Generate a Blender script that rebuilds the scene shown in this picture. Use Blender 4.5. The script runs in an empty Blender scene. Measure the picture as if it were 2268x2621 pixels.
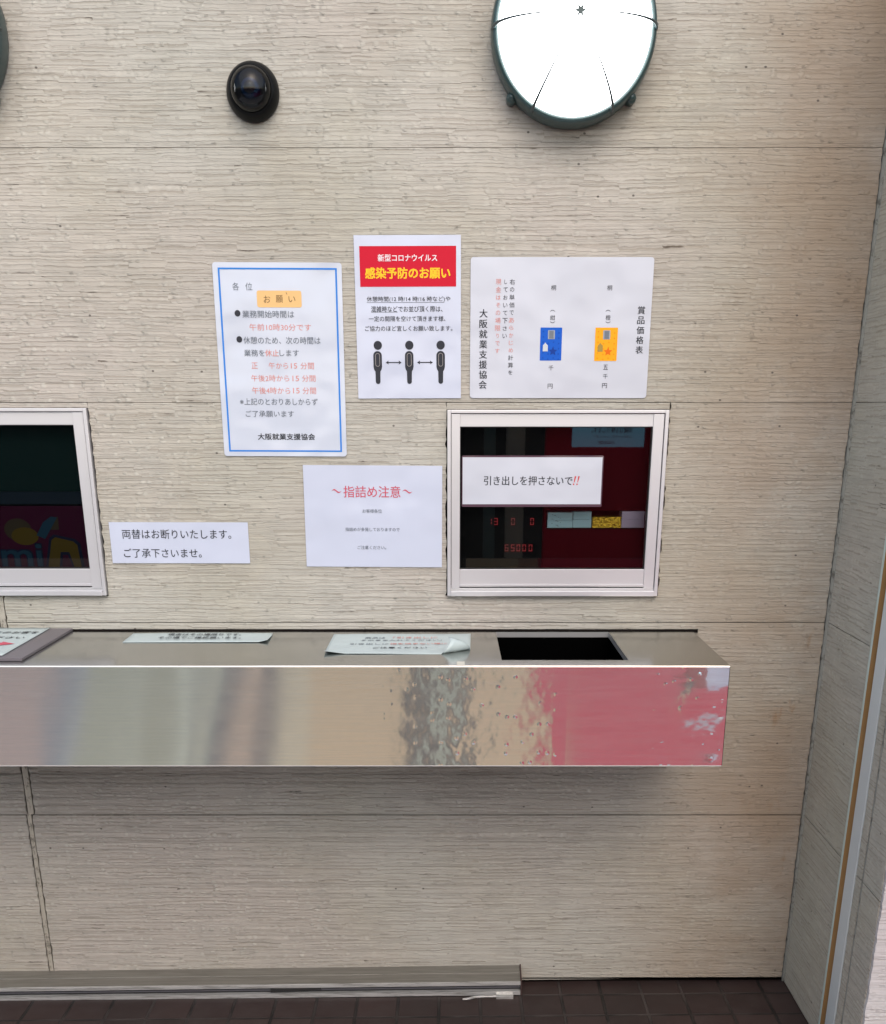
import bpy, bmesh, math, random
from mathutils import Vector, Matrix
random.seed(7)
C = bpy.context.scene.collection
R = math.radians
scene = bpy.context.scene

# ------------------------------------------------------------------ camera
cd = bpy.data.cameras.new('camera'); cam = bpy.data.objects.new('camera', cd); C.objects.link(cam)
cam.location = (0, -2.47, 1.352); cam.rotation_euler = (R(90 - 21.3), 0, 0)
cd.sensor_fit = 'HORIZONTAL'; cd.sensor_width = 36.0; cd.lens = 36.0 * 2842 / 2268
cd.shift_x = -16 / 2268; cd.shift_y = 839.5 / 2268
cd.clip_start = 0.02; cd.clip_end = 500
scene.camera = cam

# ------------------------------------------------------------------ world, sun, exposure
SUN_EL, SUN_AZ = R(45), R(10)            # azimuth measured from -Y (behind the camera) towards +X
sd = Vector((math.sin(SUN_AZ) * math.cos(SUN_EL), -math.cos(SUN_AZ) * math.cos(SUN_EL), math.sin(SUN_EL)))
w = bpy.data.worlds.new('World'); scene.world = w; w.use_nodes = True
nt = w.node_tree; bg = nt.nodes['Background']
sky = nt.nodes.new('ShaderNodeTexSky'); sky.sky_type = 'NISHITA'; sky.sun_disc = False
sky.sun_elevation = SUN_EL; sky.sun_rotation = math.atan2(sd.x, sd.y)
sky.dust_density = 3.0
nt.links.new(sky.outputs[0], bg.inputs[0]); bg.inputs[1].default_value = 0.15
ld = bpy.data.lights.new('sun', 'SUN'); ld.energy = 1.0; ld.angle = R(110); ld.color = (1.0, 0.965, 0.91)
sun = bpy.data.objects.new('sun', ld); C.objects.link(sun)
sun.rotation_euler = sd.to_track_quat('Z', 'Y').to_euler(); sun.location = (2, -4, 6)
vs = scene.view_settings
vs.view_transform = 'Standard'; vs.look = 'None'; vs.gamma = 1; vs.exposure = 0.54; vs.use_curve_mapping = False

# ------------------------------------------------------------------ helpers
def mat(name, col, rough=0.5, metal=0.0, spec=0.5, coat=0.0):
    m = bpy.data.materials.new(name); m.use_nodes = True
    b = m.node_tree.nodes['Principled BSDF']
    b.inputs['Base Color'].default_value = (*col, 1); b.inputs['Roughness'].default_value = rough
    b.inputs['Metallic'].default_value = metal; b.inputs['Specular IOR Level'].default_value = spec
    b.inputs['Coat Weight'].default_value = coat
    return m

class NG:
    """small helper for building node trees"""
    def __init__(s, m): s.t = m.node_tree; s.b = s.t.nodes.get('Principled BSDF')
    def n(s, typ, **kw):
        x = s.t.nodes.new(typ)
        for k, v in kw.items(): setattr(x, k, v)
        return x
    def l(s, a, b): s.t.links.new(a, b)
    def math(s, op, a, b=None, c=None, clamp=False):
        x = s.n('ShaderNodeMath', operation=op); x.use_clamp = clamp
        for i, v in enumerate((a, b, c)):
            if v is None: continue
            if isinstance(v, (int, float)): x.inputs[i].default_value = v
            else: s.l(v, x.inputs[i])
        return x.outputs[0]
    def comb(s, x, y, z=0.0):
        c = s.n('ShaderNodeCombineXYZ')
        for i, v in enumerate((x, y, z)):
            if isinstance(v, (int, float)): c.inputs[i].default_value = v
            else: s.l(v, c.inputs[i])
        return c.outputs[0]
    def noise(s, vec, scale=1.0, detail=3.0, rough=0.5, dim='3D'):
        x = s.n('ShaderNodeTexNoise', noise_dimensions=dim); s.l(vec, x.inputs['Vector'])
        x.inputs['Scale'].default_value = scale; x.inputs['Detail'].default_value = detail
        x.inputs['Roughness'].default_value = rough
        return x.outputs['Fac']
    def vor(s, vec, feature='F1', scale=1.0, rnd=1.0, dim='2D'):
        x = s.n('ShaderNodeTexVoronoi', feature=feature, voronoi_dimensions=dim); s.l(vec, x.inputs['Vector'])
        x.inputs['Scale'].default_value = scale; x.inputs['Randomness'].default_value = rnd
        return x
    def ramp(s, fac, lo, hi, a=0.0, b=1.0, smooth=True):
        x = s.n('ShaderNodeMapRange'); x.interpolation_type = 'SMOOTHSTEP' if smooth else 'LINEAR'
        s.l(fac, x.inputs[0])
        for i, v in zip((1, 2, 3, 4), (lo, hi, a, b)): x.inputs[i].default_value = v
        return x.outputs[0]
    def mix(s, fac, a, b):
        x = s.n('ShaderNodeMix', data_type='RGBA')
        if isinstance(fac, (int, float)): x.inputs[0].default_value = fac
        else: s.l(fac, x.inputs[0])
        for i, v in ((6, a), (7, b)):
            if isinstance(v, tuple): x.inputs[i].default_value = (*v, 1)
            else: s.l(v, x.inputs[i])
        return x.outputs[2]
    def pos(s):
        g = s.n('ShaderNodeNewGeometry'); x = s.n('ShaderNodeSeparateXYZ'); s.l(g.outputs['Position'], x.inputs[0])
        return x.outputs
    def bump(s, h, dist, strength=1.0):
        x = s.n('ShaderNodeBump'); x.inputs['Distance'].default_value = dist; x.inputs['Strength'].default_value = strength
        s.l(h, x.inputs['Height']); s.l(x.outputs[0], s.b.inputs['Normal'])
        return x

def siding_mat(name, axis, base, stain):  # stain: brown bounced light painted in, with dirt and rust marks
    m = mat(name, base, 0.72, spec=0.25); g = NG(m)
    p = g.pos(); a, z = p[axis], p[2]
    P0 = g.comb(a, z)
    mul = lambda x, k: g.math('MULTIPLY', x, k)
    add = lambda x, y: g.math('ADD', x, y)
    cen = lambda x, k: mul(g.math('SUBTRACT', x, 0.5), k)
    def rand(v):
        s = g.n('ShaderNodeSeparateColor'); g.l(v.outputs['Color'], s.inputs[0]); return s.outputs
    def white(vec):
        x = g.n('ShaderNodeTexWhiteNoise', noise_dimensions='2D'); g.l(vec, x.inputs['Vector']); return rand(x)
    zw = add(z, cen(g.noise(g.comb(mul(a, 3.0), mul(z, 9.0)), 1.0, 2.0), 0.012))
    zw = add(zw, cen(g.noise(g.comb(0.0, mul(z, 62.0)), 1.0, 1.0), 0.012))
    zw = add(zw, cen(g.noise(g.comb(mul(a, 34.0), mul(z, 60.0)), 1.0, 3.0, 0.6), 0.0052))
    # short runs of courses sit a little higher or lower than their neighbours, so no ledge runs on for long
    zb = add(mul(z, 33.0), cen(g.noise(g.comb(mul(a, 6.0), mul(z, 12.0)), 1.0, 2.0), 1.2)); blk = g.math('FLOOR', zb)
    ab = add(add(mul(a, 12.0), mul(white(g.comb(blk, 5.1))[0], 19.0)), cen(g.noise(g.comb(mul(a, 30.0), mul(z, 45.0)), 1.0, 2.0), 0.8))
    bw = white(g.comb(g.math('FLOOR', ab), blk))
    zw = add(zw, mul(bw[0], 0.0085))
    def strata(rows, cells, seed):
        """thin overlapping ledges, each thicker at its lower edge"""
        r = add(mul(zw, rows), seed); row = g.math('FLOOR', r); fr = g.math('FRACT', r)
        rr_ = white(g.comb(row, seed))
        aa = add(add(mul(a, cells), mul(rr_[0], 37.0)), cen(g.noise(g.comb(mul(a, 7.0), row), 1.0, 2.0), 2.4))
        aa = add(aa, mul(fr, mul(cells, 0.010)))
        cell = g.math('FLOOR', aa); rc = white(g.comb(cell, add(row, seed)))
        led = mul(g.math('SUBTRACT', 1.0, fr), add(mul(rc[1], 0.60), 0.35))
        return add(mul(rc[0], 0.55), led), fr, rc, g.math('FRACT', aa)
    h1, fr1, rc1, fa1 = strata(116.0, 13.0, 3.3)
    h2, fr2, rc2, fa2 = strata(190.0, 24.0, 7.7)
    fine = g.noise(g.comb(mul(a, 40.0), mul(zw, 380.0)), 1.0, 3.0, 0.6)
    lines = g.noise(g.comb(mul(a, 5.0), mul(zw, 120.0)), 1.0, 3.0, 0.6)
    grain = g.noise(g.comb(mul(a, 420.0), mul(z, 420.0)), 1.0, 2.0)
    vc = g.vor(g.comb(mul(add(a, cen(fine, 0.012)), 60.0), mul(zw, 92.0)))
    chip = mul(g.ramp(vc.outputs['Distance'], 0.38, 0.05), g.math('GREATER_THAN', rand(vc)[0], 0.90))
    amp = g.ramp(g.noise(g.comb(mul(a, 2.2), mul(z, 3.0)), 1.0, 2.0), 0.35, 0.7, 0.65, 1.2)
    h = add(mul(h1, 0.62), mul(h2, 0.26))
    h = add(h, mul(fine, 0.20)); h = add(h, mul(lines, 0.28))
    h = add(h, mul(bw[1], 0.22))
    h = mul(h, amp)
    pb = g.vor(g.comb(mul(add(a, cen(fine, 0.010)), 58.0), mul(zw, 105.0)))
    pz = g.ramp(g.noise(g.comb(mul(a, 1.6), mul(z, 1.9)), 1.0, 3.0), 0.38, 0.62)
    if stain: pz = g.math('MAXIMUM', pz, mul(g.ramp(a, 0.15, 0.7), 0.9))
    peb = mul(mul(g.ramp(pb.outputs['Distance'], 0.50, 0.10), g.ramp(rand(pb)[1], 0.45, 0.9)), pz)
    h = add(h, mul(peb, 0.25))
    h = add(h, mul(mul(chip, g.ramp(fine, 0.3, 0.6)), 0.22)); h = add(h, mul(grain, 0.06))
    g.bump(h, 0.0068, 1.0)
    # shadow lines painted below the ledges, with grime in the grooves
    patch = g.noise(g.comb(mul(a, 10.0), mul(z, 26.0)), 1.0, 3.0, 0.65)
    u1 = mul(g.ramp(fr1, 0.50, 0.98), g.ramp(rc1[2], 0.15, 0.85))          # shade painted right under a ledge, along with dirt
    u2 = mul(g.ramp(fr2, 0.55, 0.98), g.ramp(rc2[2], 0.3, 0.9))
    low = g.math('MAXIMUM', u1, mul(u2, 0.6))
    groove = mul(mul(g.ramp(fr1, 0.72, 0.90), g.math('GREATER_THAN', rc1[2], 0.62)), g.ramp(patch, 0.60, 0.70))
    blot = g.noise(P0, 2.3, 4.0, 0.55); blot2 = g.noise(P0, 14.0, 5.0, 0.6)
    dark = tuple(c * 0.72 for c in base)
    col = g.mix(g.ramp(blot, 0.35, 0.68), base, tuple(c * k for c, k in zip(base, (0.90, 0.87, 0.80))))
    tint = g.noise(g.comb(mul(a, 1.3), mul(z, 1.7)), 1.0, 2.0)
    col = g.mix(g.ramp(tint, 0.35, 0.65), col, tuple(c * k for c, k in zip(base, (0.98, 0.92, 0.92))))
    col = g.mix(g.math('MULTIPLY', g.ramp(blot2, 0.45, 0.75), 0.35), col, dark)
    tone = add(mul(rc1[1], 0.6), mul(rc2[1], 0.4))       # every ledge has taken the paint a little differently
    col = g.mix(g.ramp(tone, 0.25, 0.75, 0.20, 0.0), col, tuple(c * 0.68 for c in base))
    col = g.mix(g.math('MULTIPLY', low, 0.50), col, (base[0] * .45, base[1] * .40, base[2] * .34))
    col = g.mix(g.math('MULTIPLY', groove, 0.85), col, (0.055, 0.042, 0.032))
    col = g.mix(mul(peb, 0.45), col, tuple(min(0.8, c * 1.28) for c in base))
    col = g.mix(g.math('MULTIPLY', chip, 0.30), col, (base[0] * 1.2, base[1] * 1.2, base[2] * 1.2))
    if stain:        # brown bounced light painted towards the inside corner, mixed with dirt and rust marks
        sn = g.noise(P0, 3.1, 4.0, 0.6)
        f = g.math('MULTIPLY', g.ramp(a, 0.30, 0.80), g.ramp(sn, 0.10, 0.70))
        col = g.mix(g.math('MULTIPLY', f, 0.95), col, (0.285, 0.215, 0.150))
        rn = g.noise(g.comb(g.math('MULTIPLY', a, 22.0), g.math('MULTIPLY', z, 9.0)), 1.0, 4.0, 0.7)
        f2 = g.math('MULTIPLY', g.math('MULTIPLY', g.ramp(a, 0.6, 0.8), g.ramp(rn, 0.60, 0.74)), g.ramp(z, 1.15, 0.8))
        col = g.mix(g.math('MULTIPLY', f2, 0.5), col, (0.24, 0.12, 0.04))
    sp = g.vor(g.comb(mul(a, 14.0), mul(z, 19.0)))     # tiny black specks
    spk = g.math('MULTIPLY', g.ramp(sp.outputs['Distance'], 0.045, 0.025), g.math('GREATER_THAN', rand(sp)[1], 0.93))
    col = g.mix(g.math('MULTIPLY', spk, 0.8), col, (0.05, 0.04, 0.035))
    g.l(col, g.b.inputs['Base Color'])
    return m

def caulk_mat(name, axis, col, dirt):
    m = mat(name, col, 0.6); g = NG(m); p = g.pos()
    n1 = g.noise(g.comb(g.math('MULTIPLY', p[0], 90.0), g.math('MULTIPLY', p[2], 60.0), g.math('MULTIPLY', p[1], 90.0)), 1.0, 4.0, 0.7)
    g.l(g.mix(g.math('MULTIPLY', g.ramp(n1, 0.5, 0.68), dirt), col, (0.05, 0.04, 0.03)), g.b.inputs['Base Color'])
    g.bump(n1, 0.002)
    return m

def steel_mat(name, dents, rough, col=(0.72, 0.70, 0.66), wave=0.0019):
    m = mat(name, col, rough, 1.0); g = NG(m); p = g.pos()
    br = g.noise(g.comb(g.math('MULTIPLY', p[0], 6.0), g.math('MULTIPLY', p[1], 900.0), g.math('MULTIPLY', p[2], 900.0)), 1.0, 3.0, 0.6)
    wv = g.noise(g.comb(g.math('MULTIPLY', p[0], 6.0), g.math('MULTIPLY', p[1], 2.0), g.math('MULTIPLY', p[2], 2.6)), 1.0, 1.0)
    h = g.math('ADD', g.math('MULTIPLY', br, 0.000010), g.math('MULTIPLY', wv, wave))
    if dents:
        P0 = g.comb(p[0], p[2])
        zone = g.ramp(p[0], -0.22, 0.03)                 # the pitted stretch starts left of the drawer
        calm = g.math('MULTIPLY', g.ramp(p[0], 0.20, 0.23), g.ramp(p[0], 0.42, 0.36))
        zone = g.math('MULTIPLY', zone, g.math('SUBTRACT', 1.0, calm))
        v = g.vor(g.comb(g.math('MULTIPLY', p[0], 62.0), g.math('MULTIPLY', p[2], 62.0)))
        s = g.n('ShaderNodeSeparateColor'); g.l(v.outputs['Color'], s.inputs[0])
        pit = g.math('MULTIPLY', g.ramp(v.outputs['Distance'], 0.32, 0.0), g.math('GREATER_THAN', s.outputs[0], 0.84))
        lump = g.noise(P0, 17.0, 2.5, 0.5)
        big = g.noise(P0, 8.0, 1.0, 0.5)
        endz = g.ramp(p[0], 0.42, 0.54)
        hd = g.math('ADD', g.math('MULTIPLY', pit, 0.00030), g.math('MULTIPLY', lump, 0.0015))
        h = g.math('ADD', h, g.math('MULTIPLY', hd, zone))
        h = g.math('ADD', h, g.math('MULTIPLY', g.math('MULTIPLY', big, endz), 0.006))
        for cx_, cz_, sx_, sz_, A_ in ((0.505, 0.828, 0.040, 0.036, 0.0058), (0.515, 0.685, 0.030, 0.018, 0.0028), (0.455, 0.790, 0.03, 0.03, 0.0014)):   # knocks near the free end
            q = g.math('ADD', g.math('POWER', g.math('DIVIDE', g.math('ABSOLUTE', g.math('SUBTRACT', p[0], cx_)), sx_), 2.0),
                       g.math('POWER', g.math('DIVIDE', g.math('ABSOLUTE', g.math('SUBTRACT', p[2], cz_)), sz_), 2.0))
            h = g.math('ADD', h, g.math('MULTIPLY', g.math('EXPONENT', g.math('MULTIPLY', q, -0.5)), A_))
    b = g.bump(h, 1.0)
    if dents:      # worn satin veil over the polish
        b2 = g.n('ShaderNodeBsdfPrincipled'); b2.inputs['Metallic'].default_value = 1.0
        b2.inputs['Base Color'].default_value = (*col, 1); b2.inputs['Roughness'].default_value = 0.42
        g.l(b.outputs[0], b2.inputs['Normal'])
        mx = g.n('ShaderNodeMixShader')
        vn = g.noise(g.comb(g.math('MULTIPLY', p[0], 9.0), g.math('MULTIPLY', p[2], 240.0)), 1.0, 4.0, 0.65)
        g.l(g.ramp(vn, 0.25, 0.75, 0.10, 0.20), mx.inputs[0]); g.l(g.b.outputs[0], mx.inputs[1]); g.l(b2.outputs[0], mx.inputs[2])
        g.l(mx.outputs[0], g.t.nodes['Material Output'].inputs[0])
    rv = g.noise(g.comb(g.math('MULTIPLY', p[0], 12.0), g.math('MULTIPLY', p[1], 40.0), g.math('MULTIPLY', p[2], 40.0)), 1.0, 4.0, 0.6)
    g.l(g.ramp(rv, 0.2, 0.8, rough * 0.8, rough * 1.35, False), g.b.inputs['Roughness'])
    return m

def paper_mat(name, col, rough=0.3):
    m = mat(name, col, rough, spec=0.45); g = NG(m); p = g.pos()
    P0 = g.comb(p[0], p[1], p[2])
    g.bump(g.noise(P0, 7.0, 2.0), 0.011)
    n = g.noise(P0, 5.0, 3.0)
    g.l(g.mix(n, tuple(c * 0.95 for c in col), tuple(min(1, c * 1.05) for c in col)), g.b.inputs['Base Color'])
    return m

def glass_mat():
    m = bpy.data.materials.new('window_glass'); m.use_nodes = True; t = m.node_tree
    t.nodes.remove(t.nodes['Principled BSDF']); out = t.nodes['Material Output']
    tr = t.nodes.new('ShaderNodeBsdfTransparent'); tr.inputs[0].default_value = (0.80, 0.83, 0.82, 1)
    gl = t.nodes.new('ShaderNodeBsdfGlossy'); gl.inputs['Roughness'].default_value = 0.015
    fr = t.nodes.new('ShaderNodeFresnel'); fr.inputs[0].default_value = 1.68
    mx = t.nodes.new('ShaderNodeMixShader')
    t.links.new(fr.outputs[0], mx.inputs[0]); t.links.new(tr.outputs[0], mx.inputs[1]); t.links.new(gl.outputs[0], mx.inputs[2])
    t.links.new(mx.outputs[0], out.inputs[0])
    return m

def emit_mat(name, col, strength, base=(0.8, 0.8, 0.8)):
    m = mat(name, base, 0.3); b = m.node_tree.nodes['Principled BSDF']
    b.inputs['Emission Color'].default_value = (*col, 1); b.inputs['Emission Strength'].default_value = strength
    return m

def mesh(name, bm, m, parent=None, smooth=False):
    bmesh.ops.recalc_face_normals(bm, faces=bm.faces[:])
    me = bpy.data.meshes.new(name); bm.to_mesh(me); bm.free()
    if smooth:
        for f in me.polygons: f.use_smooth = True
    o = bpy.data.objects.new(name, me); C.objects.link(o); me.materials.append(m)
    if parent: o.parent = parent
    return o

def raw(name, verts, faces, m, parent=None):
    me = bpy.data.meshes.new(name); me.from_pydata(verts, [], faces); me.update()
    o = bpy.data.objects.new(name, me); C.objects.link(o); me.materials.append(m)
    if parent: o.parent = parent
    return o

def thing(name, label, cat, loc=(0, 0, 0), group=None):
    o = bpy.data.objects.new(name, None); C.objects.link(o); o.location = loc; o.empty_display_size = 0.05
    return tag(o, label, cat, group)

def tag(o, label, cat, group=None):
    o['label'] = label; o['category'] = cat
    if group: o['group'] = group
    return o

def box(bm, x0, x1, y0, y1, z0, z1, bev=0.0):
    r = bmesh.ops.create_cube(bm, size=1.0)['verts']
    for v in r:
        v.co = Vector(((x0 + x1) / 2 + v.co.x * (x1 - x0), (y0 + y1) / 2 + v.co.y * (y1 - y0), (z0 + z1) / 2 + v.co.z * (z1 - z0)))
    if bev > 0:
        es = list({e for v in r for e in v.link_edges})
        bmesh.ops.bevel(bm, geom=es, offset=bev, segments=2, affect='EDGES', profile=0.7)

def boxes(name, lst, m, parent=None, bev=0.0):
    bm = bmesh.new()
    for b in lst: box(bm, *b, bev=bev)
    return mesh(name, bm, m, parent)

def lathe(bm, prof, cx, cz, n=64, cap=True):
    """profile of (radius, y) turned about the axis through (cx, cz) along Y"""
    rings = []
    for r, y in prof:
        if r < 1e-6: rings.append([bm.verts.new((cx, y, cz))])
        else: rings.append([bm.verts.new((cx + r * math.cos(2 * math.pi * i / n), y, cz + r * math.sin(2 * math.pi * i / n))) for i in range(n)])
    for A, B in zip(rings, rings[1:]):
        for i in range(n):
            j = (i + 1) % n
            if len(A) == 1: bm.faces.new((A[0], B[i], B[j]))
            elif len(B) == 1: bm.faces.new((A[i], B[0], A[j]))
            else: bm.faces.new((A[i], B[i], B[j], A[j]))

def tube(bm, pts, rad, n=8):
    rings = []
    for k, p in enumerate(pts):
        p = Vector(p); d = (Vector(pts[min(k + 1, len(pts) - 1)]) - Vector(pts[max(k - 1, 0)])).normalized()
        up = Vector((0, 0, 1)) if abs(d.z) < 0.9 else Vector((1, 0, 0))
        a = d.cross(up).normalized(); b = d.cross(a)
        r = rad[k] if isinstance(rad, (list, tuple)) else rad
        rings.append([bm.verts.new(p + a * r * math.cos(2 * math.pi * i / n) + b * r * math.sin(2 * math.pi * i / n)) for i in range(n)])
    for A, B in zip(rings, rings[1:]):
        for i in range(n): bm.faces.new((A[i], A[(i + 1) % n], B[(i + 1) % n], B[i]))
    for rg in (rings[0], rings[-1]): bm.faces.new(rg)

def floor_z(x): return 0.0 + 0.0105 * (x - 0.15)

# ------------------------------------------------------------------ materials
BEIGE = (0.42, 0.407, 0.357)
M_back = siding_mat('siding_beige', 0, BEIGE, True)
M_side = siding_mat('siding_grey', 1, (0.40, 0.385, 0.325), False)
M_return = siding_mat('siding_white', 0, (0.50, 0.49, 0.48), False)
M_void = mat('dark_void', (0.010, 0.008, 0.007), 0.9, spec=0.05); M_well = mat('drawer_black', (0.0012, 0.0012, 0.0012), 1.0, spec=0.0)
M_caulk = caulk_mat('caulk', 0, (0.37, 0.34, 0.28), 0.75)
M_caulk_g = caulk_mat('caulk_grey', 1, (0.25, 0.25, 0.22), 0.8)
M_alu = mat('white_aluminium', (0.60, 0.59, 0.605), 0.34, 0.5)
M_alu_edge = mat('aluminium_edge', (0.62, 0.62, 0.62), 0.30, 0.6)
M_rubber = mat('rubber', (0.02, 0.02, 0.02), 0.6)
M_glass = glass_mat()
M_ink = mat('ink_black', (0.035, 0.037, 0.045), 0.5)
M_inkgrey = mat('ink_grey', (0.16, 0.18, 0.21), 0.5)
M_red = mat('ink_red', (0.55, 0.06, 0.06), 0.5)
M_redp = mat('ink_faded_red', (0.62, 0.25, 0.22), 0.5)
M_rose = mat('ink_rose', (0.52, 0.09, 0.13), 0.5)

# ------------------------------------------------------------------ ground
def floor_mat():
    m = mat('floor_tile', (0.06, 0.045, 0.042), 0.55, spec=0.35); g = NG(m); p = g.pos()
    b = g.n('ShaderNodeTexBrick', offset=0.0, squash=1.0)
    g.l(g.comb(g.math('ADD', p[0], 0.025), g.math('ADD', p[1], 0.058)), b.inputs['Vector'])
    b.inputs['Scale'].default_value = 1.0; b.inputs['Brick Width'].default_value = 0.1; b.inputs['Row Height'].default_value = 0.1
    b.inputs['Mortar Size'].default_value = 0.0042; b.inputs['Mortar Smooth'].default_value = 0.3; b.inputs['Bias'].default_value = 0.0
    b.inputs['Color1'].default_value = (0.042, 0.025, 0.023, 1); b.inputs['Color2'].default_value = (0.030, 0.018, 0.017, 1)
    b.inputs['Mortar'].default_value = (0.009, 0.008, 0.0075, 1)
    P0 = g.comb(p[0], p[1])
    n = g.noise(P0, 16.0, 5.0, 0.65); n2 = g.noise(P0, 3.0, 3.0)
    col = g.mix(g.math('MULTIPLY', g.ramp(n, 0.35, 0.75), 0.5), b.outputs['Color'], (0.050, 0.038, 0.036))
    col = g.mix(g.math('MULTIPLY', g.ramp(n2, 0.4, 0.7), 0.35), col, (0.014, 0.012, 0.011))
    wear = g.math('MULTIPLY', b.outputs['Fac'], g.ramp(g.noise(P0, 6.0, 3.0), 0.45, 0.65))
    col = g.mix(g.math('MULTIPLY', wear, 0.6), col, (0.075, 0.060, 0.056))
    g.l(col, g.b.inputs['Base Color'])
    g.bump(g.math('SUBTRACT', g.math('MULTIPLY', n, 0.15), b.outputs['Fac']), 0.002)
    return m
fl = raw('floor', [(-40, -3.2, floor_z(-3)), (-3, -3.2, floor_z(-3)), (3, -3.2, floor_z(3)), (40, -3.2, floor_z(3)),
                   (-40, 0.02, floor_z(-3)), (-3, 0.02, floor_z(-3)), (3, 0.02, floor_z(3)), (40, 0.02, floor_z(3))],
         [(0, 1, 5, 4), (1, 2, 6, 5), (2, 3, 7, 6)], floor_mat())
fl['kind'] = 'structure'
pv = raw('pavement', [(-12, -2.49, floor_z(-3) - .05), (-3, -2.49, floor_z(-3) + .004), (3, -2.49, floor_z(3) + .004), (12, -2.49, floor_z(3) + .004),  # unseen pale floor, added to bounce light
                      (-12, -0.42, floor_z(-3) - .05), (-3, -0.42, floor_z(-3) + .004), (3, -0.42, floor_z(3) + .004), (12, -0.42, floor_z(3) + .004)],
         [(0, 1, 5, 4), (1, 2, 6, 5), (2, 3, 7, 6)], mat('pale_paving', (0.62, 0.59, 0.57), 0.8))  # pale material made for the added bounce floor
pv['kind'] = 'structure'  # unseen pale floor added to bounce light onto facade and lower wall
rd = raw('road', [(-80, -80, -0.06), (80, -80, -0.06), (80, 40, -0.06), (-80, 40, -0.06)], [(0, 1, 2, 3)], mat('asphalt', (0.05, 0.05, 0.05), 0.85))
rd['kind'] = 'structure'

# ------------------------------------------------------------------ back wall
WIN_R = (-0.004, 0.4555, 0.9663, 1.3465)
WIN_L = (-1.250, -0.7508, 0.9675, 1.3500)
wall = thing('siding_wall', 'beige horizontally ribbed siding wall carrying the notices and both windows', 'wall', (0, 0, 0))
JN = [0.0, 0.4525, 0.9070, 1.3610, 1.8165, 2.2720]
def panel(name, axis, a0, a1, z0, z1, front, thick, m, parent, jag0=0.0, jag1=0.0, bottom=None, sign=1, step=0.009):
    """one siding board: a strip cut into short rows so that its cut ends can be ragged; axis 0 runs along X, axis 1 along Y"""
    n = max(1, int((z1 - z0) / step)) if (jag0 or jag1) else 1
    vs, fs = [], []
    for k in range(n + 1):
        z = z0 + (z1 - z0) * k / n
        e0 = a0 + (random.random() ** 2) * jag0; e1 = a1 - (random.random() ** 2) * jag1
        for a, d in ((e0, 0), (e1, 0), (e0, thick), (e1, thick)):
            zz = z
            if k == 0 and bottom: zz = bottom(a)
            vs.append((a, front + d * sign, zz) if axis == 0 else (front + d * sign, a, zz))
    for k in range(n):
        b, t = 4 * k, 4 * k + 4
        fs += [(b, b + 1, t + 1, t), (b + 2, b, t, t + 2), (b + 1, b + 3, t + 3, t + 1)]
    fs += [(0, 2, 3, 1), (4 * n, 4 * n + 1, 4 * n + 3, 4 * n + 2)]
    bm = bmesh.new(); V = [bm.verts.new(v) for v in vs]
    for f in fs: bm.faces.new([V[i] for i in f])
    return mesh(name, bm, m, parent)

GAP = 0.0005
GAPS = [0.0, 0.0014, 0.0009, 0.0006, 0.0005, 0.0005]
def bot(a): return floor_z(a) + 0.0100 + 0.0022 * math.sin(a * 40) + 0.0015 * math.sin(a * 131)
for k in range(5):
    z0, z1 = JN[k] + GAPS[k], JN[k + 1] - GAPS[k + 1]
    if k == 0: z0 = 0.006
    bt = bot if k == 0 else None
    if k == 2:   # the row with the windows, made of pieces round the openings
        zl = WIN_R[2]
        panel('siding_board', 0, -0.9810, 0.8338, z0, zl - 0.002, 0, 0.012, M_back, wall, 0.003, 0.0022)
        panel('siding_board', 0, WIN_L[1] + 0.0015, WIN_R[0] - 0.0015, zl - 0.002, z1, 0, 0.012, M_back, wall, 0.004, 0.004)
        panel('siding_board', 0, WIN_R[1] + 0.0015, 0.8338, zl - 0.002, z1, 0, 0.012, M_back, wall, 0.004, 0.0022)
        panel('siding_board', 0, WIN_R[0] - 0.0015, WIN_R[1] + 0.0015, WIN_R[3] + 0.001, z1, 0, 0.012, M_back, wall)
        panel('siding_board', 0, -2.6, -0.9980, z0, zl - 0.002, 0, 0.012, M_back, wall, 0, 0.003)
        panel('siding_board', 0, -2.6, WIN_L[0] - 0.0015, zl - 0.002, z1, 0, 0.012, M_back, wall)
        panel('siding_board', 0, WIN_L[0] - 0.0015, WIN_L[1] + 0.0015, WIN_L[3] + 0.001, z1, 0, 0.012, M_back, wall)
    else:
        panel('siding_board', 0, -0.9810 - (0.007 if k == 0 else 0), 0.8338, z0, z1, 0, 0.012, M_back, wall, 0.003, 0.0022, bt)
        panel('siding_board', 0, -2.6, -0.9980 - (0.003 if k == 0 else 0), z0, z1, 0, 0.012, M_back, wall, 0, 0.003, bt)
boxes('joint_filler', [(-2.6, 0.834, 0.0014, 0.012, z - 0.0012, z + 0.0012) for z in (1.8165,)] + [(0.458, 0.834, 0.0014, 0.012, 1.3598, 1.3622), (-0.7485, -0.007, 0.0014, 0.012, 1.3598, 1.3622)], mat('joint_filler', (0.17, 0.145, 0.115), 0.8), wall)
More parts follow.
